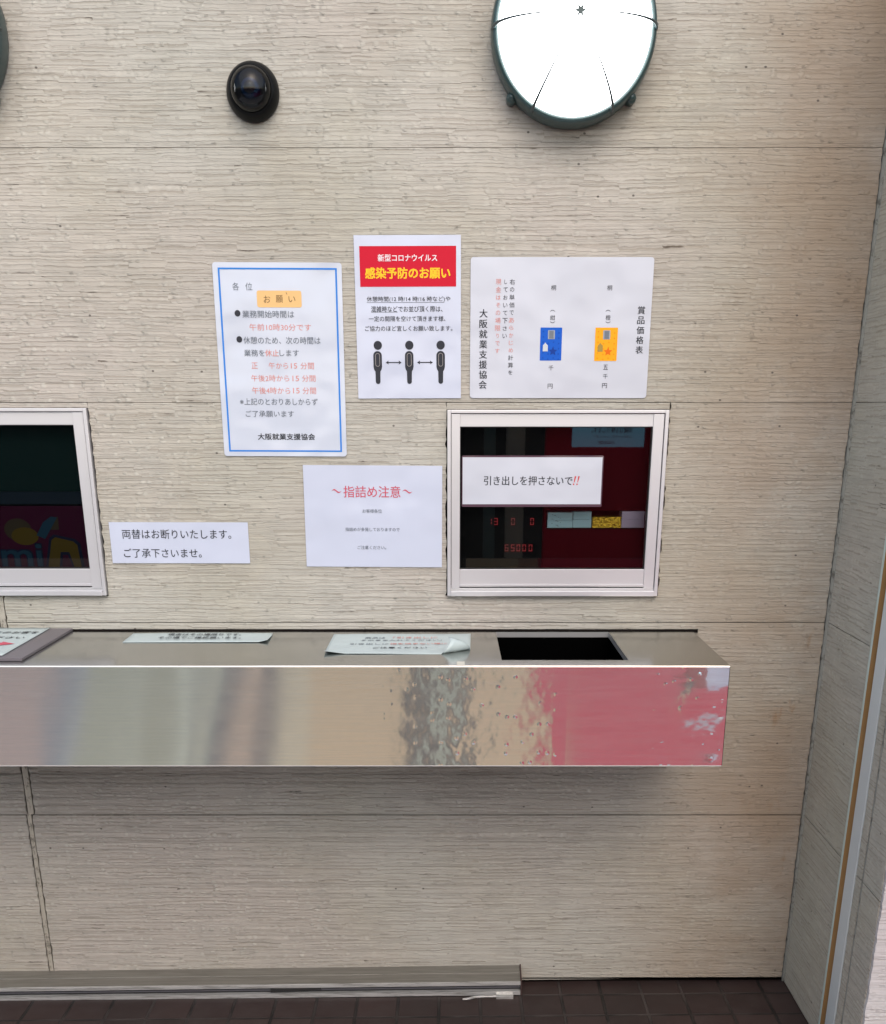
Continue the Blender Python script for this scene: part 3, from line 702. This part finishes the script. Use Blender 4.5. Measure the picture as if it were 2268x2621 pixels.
# poster behind the left window
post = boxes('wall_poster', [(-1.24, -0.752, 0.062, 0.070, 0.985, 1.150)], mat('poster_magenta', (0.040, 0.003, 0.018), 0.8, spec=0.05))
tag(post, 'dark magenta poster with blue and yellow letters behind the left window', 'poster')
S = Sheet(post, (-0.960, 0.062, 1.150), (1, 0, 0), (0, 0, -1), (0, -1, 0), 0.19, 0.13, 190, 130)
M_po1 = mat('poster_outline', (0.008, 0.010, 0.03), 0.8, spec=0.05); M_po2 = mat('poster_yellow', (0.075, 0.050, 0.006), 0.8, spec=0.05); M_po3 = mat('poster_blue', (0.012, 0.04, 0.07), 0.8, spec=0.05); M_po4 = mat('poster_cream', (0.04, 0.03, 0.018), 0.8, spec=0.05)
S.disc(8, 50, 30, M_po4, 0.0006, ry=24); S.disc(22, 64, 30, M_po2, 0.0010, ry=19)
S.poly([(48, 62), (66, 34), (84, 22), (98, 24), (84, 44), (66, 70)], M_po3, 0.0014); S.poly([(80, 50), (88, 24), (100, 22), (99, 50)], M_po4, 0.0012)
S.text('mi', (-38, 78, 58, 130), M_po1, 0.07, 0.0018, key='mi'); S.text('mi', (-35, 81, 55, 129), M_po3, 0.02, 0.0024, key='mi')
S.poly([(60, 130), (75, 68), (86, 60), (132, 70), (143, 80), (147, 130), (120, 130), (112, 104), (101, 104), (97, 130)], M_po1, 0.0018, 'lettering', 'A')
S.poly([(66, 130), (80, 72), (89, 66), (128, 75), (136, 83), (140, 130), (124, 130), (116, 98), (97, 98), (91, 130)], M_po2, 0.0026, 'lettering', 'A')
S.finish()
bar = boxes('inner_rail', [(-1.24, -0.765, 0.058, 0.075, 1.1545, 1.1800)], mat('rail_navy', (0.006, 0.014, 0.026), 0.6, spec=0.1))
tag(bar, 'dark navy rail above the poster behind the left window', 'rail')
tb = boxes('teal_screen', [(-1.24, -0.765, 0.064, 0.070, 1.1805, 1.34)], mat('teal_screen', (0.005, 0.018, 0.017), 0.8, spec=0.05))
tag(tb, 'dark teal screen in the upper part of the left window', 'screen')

# ------------------------------------------------------------------ steel counter
cnt = thing('steel_counter', 'long dented stainless steel counter shelf fixed under the windows', 'counter', (0.0, 0, 0))
M_top = steel_mat('brushed_steel_top', False, 0.16, (0.47, 0.475, 0.455), 0.0004); M_front = steel_mat('dented_steel_front', True, 0.085, (0.93, 0.91, 0.87))
XL, XR, YF, ZT, ZB = -2.5, 0.5400, -0.3620, 0.8890, 0.6890
OX0, OX1, OY0, OY1 = 0.1030, 0.3520, -0.3100, -0.0160
bm = bmesh.new()
def quad(pts): bm.faces.new([bm.verts.new(p) for p in pts])
xs = [XL, OX0, OX1, XR]; ys = [-0.0035, OY1, OY0, YF + 0.002]
for i in range(3):
    for j in range(3):
        if i == 1 and j == 1: continue
        quad([(xs[i], ys[j], ZT), (xs[i + 1], ys[j], ZT), (xs[i + 1], ys[j + 1], ZT), (xs[i], ys[j + 1], ZT)])
bmesh.ops.remove_doubles(bm, verts=bm.verts[:], dist=1e-5)
mesh('top_plate', bm, M_top, cnt)
TILT = 0.0065
bm = bmesh.new()   # front: rolled top edge, flat face, folded bottom lip
prof = [(YF + 0.002, ZT), (YF + 0.0006, ZT - 0.0005), (YF, ZT - 0.0020), (YF - TILT, ZB + 0.002), (YF - TILT + 0.001, ZB), (YF - TILT + 0.018, ZB)]
rows = [[bm.verts.new((x, y, z)) for y, z in prof] for x in (XL, XR - 0.001)]
for a in range(len(prof) - 1): bm.faces.new((rows[0][a], rows[1][a], rows[1][a + 1], rows[0][a + 1]))
mesh('front_panel', bm, M_front, cnt)
bm = bmesh.new()
V = [bm.verts.new(p) for p in ((XR, -0.0035, ZT), (XR, YF + 0.002, ZT), (XR, YF, ZT - 0.002), (XR, YF - TILT, ZB), (XR, -0.0035, ZB))]
bm.faces.new(V); mesh('end_panel', bm, M_top, cnt)
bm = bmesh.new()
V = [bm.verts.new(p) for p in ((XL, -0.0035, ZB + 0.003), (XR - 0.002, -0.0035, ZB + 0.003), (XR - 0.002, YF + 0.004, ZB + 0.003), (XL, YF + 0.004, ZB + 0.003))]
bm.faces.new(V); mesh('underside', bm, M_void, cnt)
bm = bmesh.new()   # drawer well: short steel lip, then a dark box
d0, d1 = ZT - 0.0005, ZT - 0.012
loop0 = [(OX0, OY0), (OX1, OY0), (OX1, OY1), (OX0, OY1)]
for i in range(4):
    a, b = loop0[i], loop0[(i + 1) % 4]; quad([(*a, d0), (*b, d0), (*b, d1), (*a, d1)])
mesh('drawer_lip', bm, mat('lip_steel', (0.42, 0.41, 0.40), 0.3, 0.5), cnt)
bm = bmesh.new()
for i in range(4):
    a, b = loop0[i], loop0[(i + 1) % 4]; quad([(*a, d1), (*b, d1), (*b, ZB + 0.01), (*a, ZB + 0.01)])
quad([(*p, ZB + 0.01) for p in loop0])
mesh('drawer_well', bm, M_well, cnt)
boxes('wall_sealant', [(XL, XR + 0.012, -0.0045, -0.0005, ZT - 0.004, ZT + 0.0032)], M_void, cnt)
boxes('tape_scrap', [(0.0145, 0.0300, YF + 0.004, YF + 0.036, ZT + 0.0003, ZT + 0.0008)], mat('old_tape', (0.55, 0.53, 0.45), 0.6), cnt)

M_ct = paper_mat('counter_paper', (0.44, 0.51, 0.50), 0.45)
def counter_sheet(name, label, quad4, m, lifts, nx=28, ny=12, z=None, cat='notice'):
    """paper lying on the counter; lifts(u, v) gives the height of the sheet (u right, v towards the viewer)"""
    z = z or ZT + 0.0012
    tl, tr, br, bl = [Vector((x, y, 0)) for x, y in quad4]
    bm = bmesh.new(); G = []
    for j in range(ny + 1):
        row = []
        for i in range(nx + 1):
            u, v = i / nx, j / ny
            p = tl.lerp(tr, u).lerp(bl.lerp(br, u), v); dx, dy, h = lifts(u, v)
            row.append(bm.verts.new((p.x + dx, p.y + dy, z + h)))
        G.append(row)
    for j in range(ny):
        for i in range(nx): bm.faces.new((G[j][i], G[j + 1][i], G[j + 1][i + 1], G[j][i + 1]))
    o = mesh(name, bm, m, None, True); sm = o.modifiers.new('thickness', 'SOLIDIFY'); sm.thickness = 0.0006; sm.offset = -1
    tag(o, label, cat)
    W = (tr - tl).length; H = (bl - tl).length; ux = (tr - tl).normalized(); uy = (bl - tl).normalized()
    return o, Sheet(o, (tl.x, tl.y, z), ux, uy, (0, 0, 1), W, H, 1000, 1000 * H / W)

def l2(u, v):
    h = 0.0012 * math.sin(3.1 * u) * (1 - v) + 0.001 * u
    c = max(0, (u - 0.93) / 0.07) * max(0, v - 0.35); return (-0.006 * c, 0.004 * c, h + 0.006 * c)
o, S = counter_sheet('counter_notice', 'narrow two line paper strip lying on the counter near the wall', ((-0.692, -0.039), (-0.386, -0.040), (-0.380, -0.138), (-0.689, -0.138)), M_ct, l2)
S.text('現金はその場限りです。', (270, 60, 790, 138), M_ink, 0.012, d=0.0035); S.text('その場でご確認願います。', (225, 176, 805, 250), M_ink, 0.012, d=0.0035)
S.finish()
def l3(u, v):
    c = max(0, u + v - 1.80) / 0.20; k = max(0, v - u - 0.86) / 0.14
    return (-0.040 * c * c - 0.004 * c, 0.036 * c * c, 0.036 * c * (1.25 - 0.5 * c) + 0.006 * k + 0.0006 * math.sin(6 * u))
o, S = counter_sheet('counter_notice', 'larger counter paper with a curled front corner left of the drawer opening', ((-0.2515, -0.0480), (0.0470, -0.0400), (0.0420, -0.2540), (-0.2520, -0.2540)), M_ct, l3, 40, 30)
for t, bb, m in (('商品は', (240, 150, 385, 205), M_inkgrey), ('「引き出しに', (440, 140, 760, 205), M_redp), ('そのまま入れてください」', (215, 245, 790, 290), M_inkgrey),
                 ('引き出しに', (150, 370, 420, 420), M_inkgrey), ('指を挟まない様に', (430, 370, 830, 420), M_redp), ('ご注意ください', (320, 500, 690, 555), M_ink)):
    S.text(t, bb, m, 0.006, d=0.0016)
S.finish()
# acrylic board with a paper under it at the left
ab = boxes('acrylic_board', [(-1.30, -0.8350, -0.3215, -0.0050, ZT + 0.0005, ZT + 0.0060)], mat('smoky_acrylic', (0.13, 0.115, 0.125), 0.35, spec=0.3), bev=0.001)
tag(ab, 'dark acrylic board under a notice at the left end of the counter', 'board')
o, S = counter_sheet('counter_notice', 'notice with a red arrow on the dark board at the left edge', ((-1.25, -0.008), (-0.8830, -0.008), (-0.8800, -0.302), (-1.25, -0.302)), M_ct, lambda u, v: (0, 0, 0.0), z=ZT + 0.0078)
S.text('お客さまのお客を', (560, 130, 985, 200), M_ink, 0.012, d=0.001); S.text('お入れ下さい', (600, 290, 958, 350), M_ink, 0.012, d=0.001)
S.poly([(700, 470), (880, 470), (880, 440), (965, 500), (880, 560), (880, 530), (700, 530)], M_rose, 0.001, 'arrow')
S.finish()

# ------------------------------------------------------------------ bulkhead lamps
M_lamp = emit_mat('lamp_globe', (0.97, 0.99, 1.0), 6.0)
M_bez = mat('lamp_black_green', (0.022, 0.050, 0.050), 0.30, spec=0.6); M_cage = mat('lamp_wire', (0.03, 0.05, 0.055), 0.4)
def make_lamp(cx, cz, label):
    L = thing('bulkhead_lamp', label, 'lamp', (cx, 0, cz), 'round bulkhead lamps on the siding wall')
    bm = bmesh.new()
    lathe(bm, [(0.130, -0.001), (0.1510, -0.001), (0.1525, -0.010), (0.1520, -0.034), (0.1495, -0.046), (0.1455, -0.0505), (0.1415, -0.0500), (0.1395, -0.0460), (0.1385, -0.030)], 0, 0, 96)
    mesh('bezel_ring', bm, M_bez, L, True)
    bm = bmesh.new()
    lathe(bm, [(0.1400 * math.cos(R(t)), -0.044 - 0.078 * math.sin(R(t))) for t in range(0, 90, 6)] + [(0, -0.122)], 0, 0, 96)
    mesh('globe', bm, M_lamp, L, True)
    for k in range(6):
        a = R(60 * k); ca, sa = math.cos(a), math.sin(a); pts, rd = [], []
        pts.append((ca * 0.1500, -0.036, sa * 0.1500)); rd.append(0.0034)
        for t in range(0, 91, 9):
            rr_, y = 0.1480 * math.cos(R(t)), -0.050 - 0.090 * math.sin(R(t))
            pts.append((ca * rr_, y, sa * rr_)); rd.append(0.0034 - 0.0030 * (t / 90) ** 0.8)
        bm = bmesh.new(); tube(bm, pts, rd, 8); mesh('guard_wire', bm, M_cage, L, True)
    st = [((0.0125 if i % 2 == 0 else 0.0048) * math.cos(R(30 * i)), (0.0125 if i % 2 == 0 else 0.0048) * math.sin(R(30 * i))) for i in range(12)]
    slab_from(st, lambda x, y, d: Vector((x, -0.1425 - d, y)), 0.002, M_bez, 'guard_hub', L)
    for a in (223, 317, 43, 137):
        ca, sa = math.cos(R(a)), math.sin(R(a)); bm = bmesh.new()
        lathe(bm, [(0, -0.001), (0.0095, -0.001), (0.0100, -0.022), (0.0080, -0.028), (0.0062, -0.0285), (0.0058, -0.033), (0.0035, -0.0355), (0, -0.036)], ca * 0.1535, sa * 0.1535, 18)
        mesh('screw_lug', bm, M_bez, L, True)
    return L
lampA = make_lamp(0.2290, 1.9970, 'lit round caged lamp on the wall above the price list')
lampB = lampA.copy(); C.objects.link(lampB); lampB.location = (-0.9720, 0, 1.9970)
lampB['label'] = 'dark rim of a round lamp cut off by the top left edge'
for ch in list(lampA.children):
    c = ch.copy(); C.objects.link(c); c.parent = lampB

# ------------------------------------------------------------------ dome camera
dc = thing('dome_camera', 'small black dome security camera on the wall above the notices', 'camera', (-0.3705, 0, 1.9055))
bm = bmesh.new(); lathe(bm, [(0.030, -0.001), (0.0495, -0.001), (0.0500, -0.006), (0.0480, -0.016), (0.0430, -0.026), (0.0400, -0.0295), (0.0380, -0.0300), (0.0372, -0.027)], 0, 0, 64)
mesh('base_ring', bm, mat('camera_black', (0.003, 0.0035, 0.004), 0.4, spec=0.12), dc, True)
bm = bmesh.new(); lathe(bm, [(0.0378 * math.cos(R(t)), -0.0285 - 0.0300 * math.sin(R(t))) for t in range(0, 90, 5)] + [(0, -0.0585)], 0, 0, 64)
dm = bpy.data.materials.new('smoked_dome'); dm.use_nodes = True; t = dm.node_tree; t.nodes.remove(t.nodes['Principled BSDF'])
tr = t.nodes.new('ShaderNodeBsdfTransparent'); tr.inputs[0].default_value = (0.42, 0.46, 0.48, 1)
gl = t.nodes.new('ShaderNodeBsdfGlossy'); gl.inputs['Roughness'].default_value = 0.02
fr = t.nodes.new('ShaderNodeFresnel'); fr.inputs[0].default_value = 1.40; mx = t.nodes.new('ShaderNodeMixShader')
t.links.new(fr.outputs[0], mx.inputs[0]); t.links.new(tr.outputs[0], mx.inputs[1]); t.links.new(gl.outputs[0], mx.inputs[2])
t.links.new(mx.outputs[0], t.nodes['Material Output'].inputs[0])
mesh('smoked_dome', bm, dm, dc, True)
bm = bmesh.new(); lathe(bm, [(0, -0.0270), (0.0365, -0.0272), (0.0365, -0.0265), (0, -0.0260)], 0, 0, 48); mesh('inner_cup', bm, mat('cup_black', (0.004, 0.005, 0.006), 0.6, spec=0.1), dc)
bm = bmesh.new(); lathe(bm, [(0.0185, -0.0273), (0.0175, -0.0400), (0.0145, -0.0450), (0.0110, -0.0460)], 0, 0, 32)
mesh('lens_barrel', bm, mat('lens_barrel', (0.010, 0.045, 0.13), 0.25, 0.7), dc, True)
bm = bmesh.new(); lathe(bm, [(0.0110, -0.0460), (0.0080, -0.0485), (0.0040, -0.0498), (0, -0.0502)], 0, 0, 32)
mesh('lens', bm, mat('lens_glass', (0.010, 0.002, 0.006), 0.03, spec=0.8), dc, True)

# ------------------------------------------------------------------ low rail by the floor
rail = thing('floor_rail', 'dull aluminium track rail lying along the foot of the wall', 'rail', (0.175, 0, 0.0))
M_ra = mat('rail_grey', (0.33, 0.32, 0.29), 0.38, 0.6); g = NG(M_ra); p = g.pos()
n = g.noise(g.comb(g.math('MULTIPLY', p[0], 7.0), g.math('MULTIPLY', p[1], 160.0), g.math('MULTIPLY', p[2], 160.0)), 1.0, 4.0, 0.65)
g.l(g.mix(g.ramp(n, 0.35, 0.7), (0.29, 0.28, 0.25), (0.22, 0.21, 0.185)), g.b.inputs['Base Color'])
M_rb = mat('rail_bright', (0.60, 0.60, 0.59), 0.35, 0.5); g = NG(M_rb); p = g.pos()
n = g.noise(g.comb(g.math('MULTIPLY', p[0], 14.0), g.math('MULTIPLY', p[1], 200.0), g.math('MULTIPLY', p[2], 200.0)), 1.0, 4.0, 0.65)
g.l(g.mix(g.ramp(n, 0.4, 0.75), (0.62, 0.62, 0.60), (0.25, 0.24, 0.22)), g.b.inputs['Base Color'])
def rail_part(name, prof, m, x0=-2.4, x1=0.1750):
    bm = bmesh.new(); n = len(prof)
    A = [bm.verts.new((x0 - 0.175, y, z + 0.0140 * (x0 - 0.175))) for y, z in prof]; Bv = [bm.verts.new((x1 - 0.175, y, z)) for y, z in prof]
    for i in range(n): bm.faces.new((A[i], A[(i + 1) % n], Bv[(i + 1) % n], Bv[i]))
    bm.faces.new(A); bm.faces.new(Bv[::-1]); return mesh(name, bm, m, rail)
rail_part('top_cover', [(-0.0015, 0.0545), (-0.0260, 0.0470), (-0.0265, 0.0455), (-0.0550, 0.0385), (-0.0550, 0.0350), (-0.0015, 0.0350)], M_ra)
rail_part('front_lip', [(-0.0555, 0.0384), (-0.0590, 0.0368), (-0.0590, 0.0290), (-0.0555, 0.0290)], M_rb)
rail_part('front_lip', [(-0.0480, 0.0130), (-0.0600, 0.0130), (-0.0600, 0.0028), (-0.0480, 0.0028)], M_rb)
rail_part('groove', [(-0.0015, 0.0345), (-0.0470, 0.0345), (-0.0470, 0.0010), (-0.0015, 0.0010)], mat('rail_groove', (0.03, 0.03, 0.032), 0.6))
rail_part('groove_step', [(-0.0475, 0.0235), (-0.0540, 0.0235), (-0.0540, 0.0200), (-0.0475, 0.0200)], mat('rail_groove_step', (0.10, 0.10, 0.11), 0.4))
rail_part('brush', [(-0.0475, 0.0270), (-0.0575, 0.0255), (-0.0575, 0.0165), (-0.0475, 0.0150)], M_rubber, -0.44, -0.315)
bm = bmesh.new(); cv = [(-0.0020, 0.0575), (-0.0080, 0.0580), (-0.0140, 0.0535), (-0.0600, 0.0415), (-0.0600, 0.0005), (-0.0020, 0.0005)]
A = [bm.verts.new((0.0004, y, z)) for y, z in cv]; Bv = [bm.verts.new((0.0034, y, z)) for y, z in cv]
for i in range(6): bm.faces.new((A[i], A[(i + 1) % 6], Bv[(i + 1) % 6], Bv[i]))
bm.faces.new(A); bm.faces.new(Bv[::-1]); mesh('end_cap', bm, mat('end_cap', (0.05, 0.028, 0.025), 0.6), rail)
hk = bmesh.new(); box(hk, -0.0600, -0.0180, -0.0760, -0.0600, -0.0005, 0.0070, 0.001)
tube(hk, [(-0.058, -0.0700, 0.0050), (-0.092, -0.0700, 0.0040), (-0.112, -0.0720, 0.0035), (-0.128, -0.0800, 0.0035), (-0.142, -0.0820, 0.0030)], [0.0035, 0.0030, 0.0030, 0.0032, 0.0026], 8)
mesh('latch_clip', hk, M_rb, rail)

# ------------------------------------------------------------------ across the passage (seen only mirrored in steel, glass and dome)
YO = -3.10
shop = thing('shop_facade', 'coloured shopfront across the passage with added stand-in boards and panels, mirrored in the steel counter front', 'building', (0, YO, 0))
def opp(name, x0, x1, z0, z1, colr, rough=0.5, dy=0.0):
    o = boxes(name, [(x0, x1, -0.05 + 0, 0.0 + dy, z0, z1)], mat(name + '_' + str(len(bpy.data.materials)), colr, rough), shop); return o
GOLD = (0.97, 0.68, 0.37)
bands = [(-4.0, -1.76, (0.72, 0.50, 0.38)), (-1.76, -1.68, (0.40, 0.39, 0.37)), (-1.68, -1.63, (0.62, 0.60, 0.54)), (-1.63, -1.42, (0.62, 0.58, 0.38)), (-1.42, -1.36, (0.74, 0.70, 0.48)), (-1.36, -1.20, (0.58, 0.53, 0.34)),
         (-1.20, -1.13, (0.95, 0.92, 0.66)), (-1.13, -1.09, (0.42, 0.37, 0.26)), (-1.09, -1.03, (0.88, 0.82, 0.55)), (-1.03, -0.95, (0.22, 0.20, 0.18)), (-0.95, -0.86, (0.90, 0.62, 0.40)), (-0.86, -0.77, (0.30, 0.24, 0.19)),
         (-0.77, -0.62, (0.97, 0.78, 0.48)), (-0.62, -0.20, GOLD), (-0.20, -0.08, (0.13, 0.105, 0.075)), (-0.08, 0.0, (0.70, 0.70, 0.48)), (0.0, 0.085, (0.12, 0.095, 0.065)), (0.085, 0.36, GOLD), (0.36, 0.46, (0.80, 0.42, 0.25)), (0.46, 4.0, (0.88, 0.095, 0.12))]  # near-black pair stands in for the legs of the camera holder
KX = 0.945
for x0, x1, c_ in bands:       # boards along the shopfront's foot, slope added to catch more sky light
    bm = bmesh.new(); pr = [(0.0, 0.66), (0.63, -0.03), (0.58, -0.05), (-0.05, 0.60)]
    A = [bm.verts.new((x0 * KX + 0.001, y, z)) for y, z in pr]; Bv = [bm.verts.new((x1 * KX - 0.001, y, z)) for y, z in pr]
    for i in range(4): bm.faces.new((A[i], A[(i + 1) % 4], Bv[(i + 1) % 4], Bv[i]))
    bm.faces.new(A); bm.faces.new(Bv[::-1]); mesh('sloping_board', bm, mat('facade_board_%d' % len(bpy.data.materials), c_, 0.5), shop)  # slope added for sky light; near-black pair stands in for camera holder's legs
upper = [(-4.0, -1.0, (0.05, 0.06, 0.06)), (-1.0, 0.02, (0.10, 0.10, 0.09)), (0.02, 0.165, (0.03, 0.03, 0.03)), (0.165, 0.22, (0.16, 0.22, 0.20)), (0.22, 0.27, (0.03, 0.03, 0.03)), (0.27, 0.36, (0.55, 0.48, 0.36)), (0.36, 0.46, (0.06, 0.05, 0.05)), (0.46, 0.99, (0.40, 0.018, 0.03)), (0.99, 1.75, (0.75, 0.80, 0.92)), (1.75, 4.0, (0.40, 0.018, 0.03))]  # near-black panels stand in for the camera holder's silhouette
for x0, x1, c_ in upper: opp('facade_panel', x0 + 0.001, x1 - 0.001, 0.6615, 1.32, c_)  # pale blue panel added so the steel dents mirror a sky tone
sg = boxes('blue_sign', [(0.58, 0.92, YO + 0.003, YO + 0.010, 1.176, 1.46)], emit_mat('sign_blue', (0.25, 0.62, 0.85), 0.9, (0.2, 0.42, 0.56)))
tag(sg, 'blue notice across the passage, mirrored in the right window', 'sign')
S = Sheet(sg, (0.92, YO + 0.0105, 1.46), (-1, 0, 0), (0, 0, -1), (0, 1, 0), 0.34, 0.284, 340, 284)
S.text('両替はお断りします。', (60, 195, 250, 222), M_ink, 0.02, 0.001); S.text('ご協力をお願いいたします', (62, 232, 245, 242), M_inkgrey, 0, 0.001); S.text('☆ADSSOM', (135, 254, 215, 272), M_ink, 0.02, 0.001)
S.finish()
for m in bpy.data.materials:      # printing inks hardly shine
    if m.name.split('_')[0] in ('ink', 'print', 'card', 'banner', 'pictogram'):
        m.node_tree.nodes['Principled BSDF'].inputs['Specular IOR Level'].default_value = 0.10
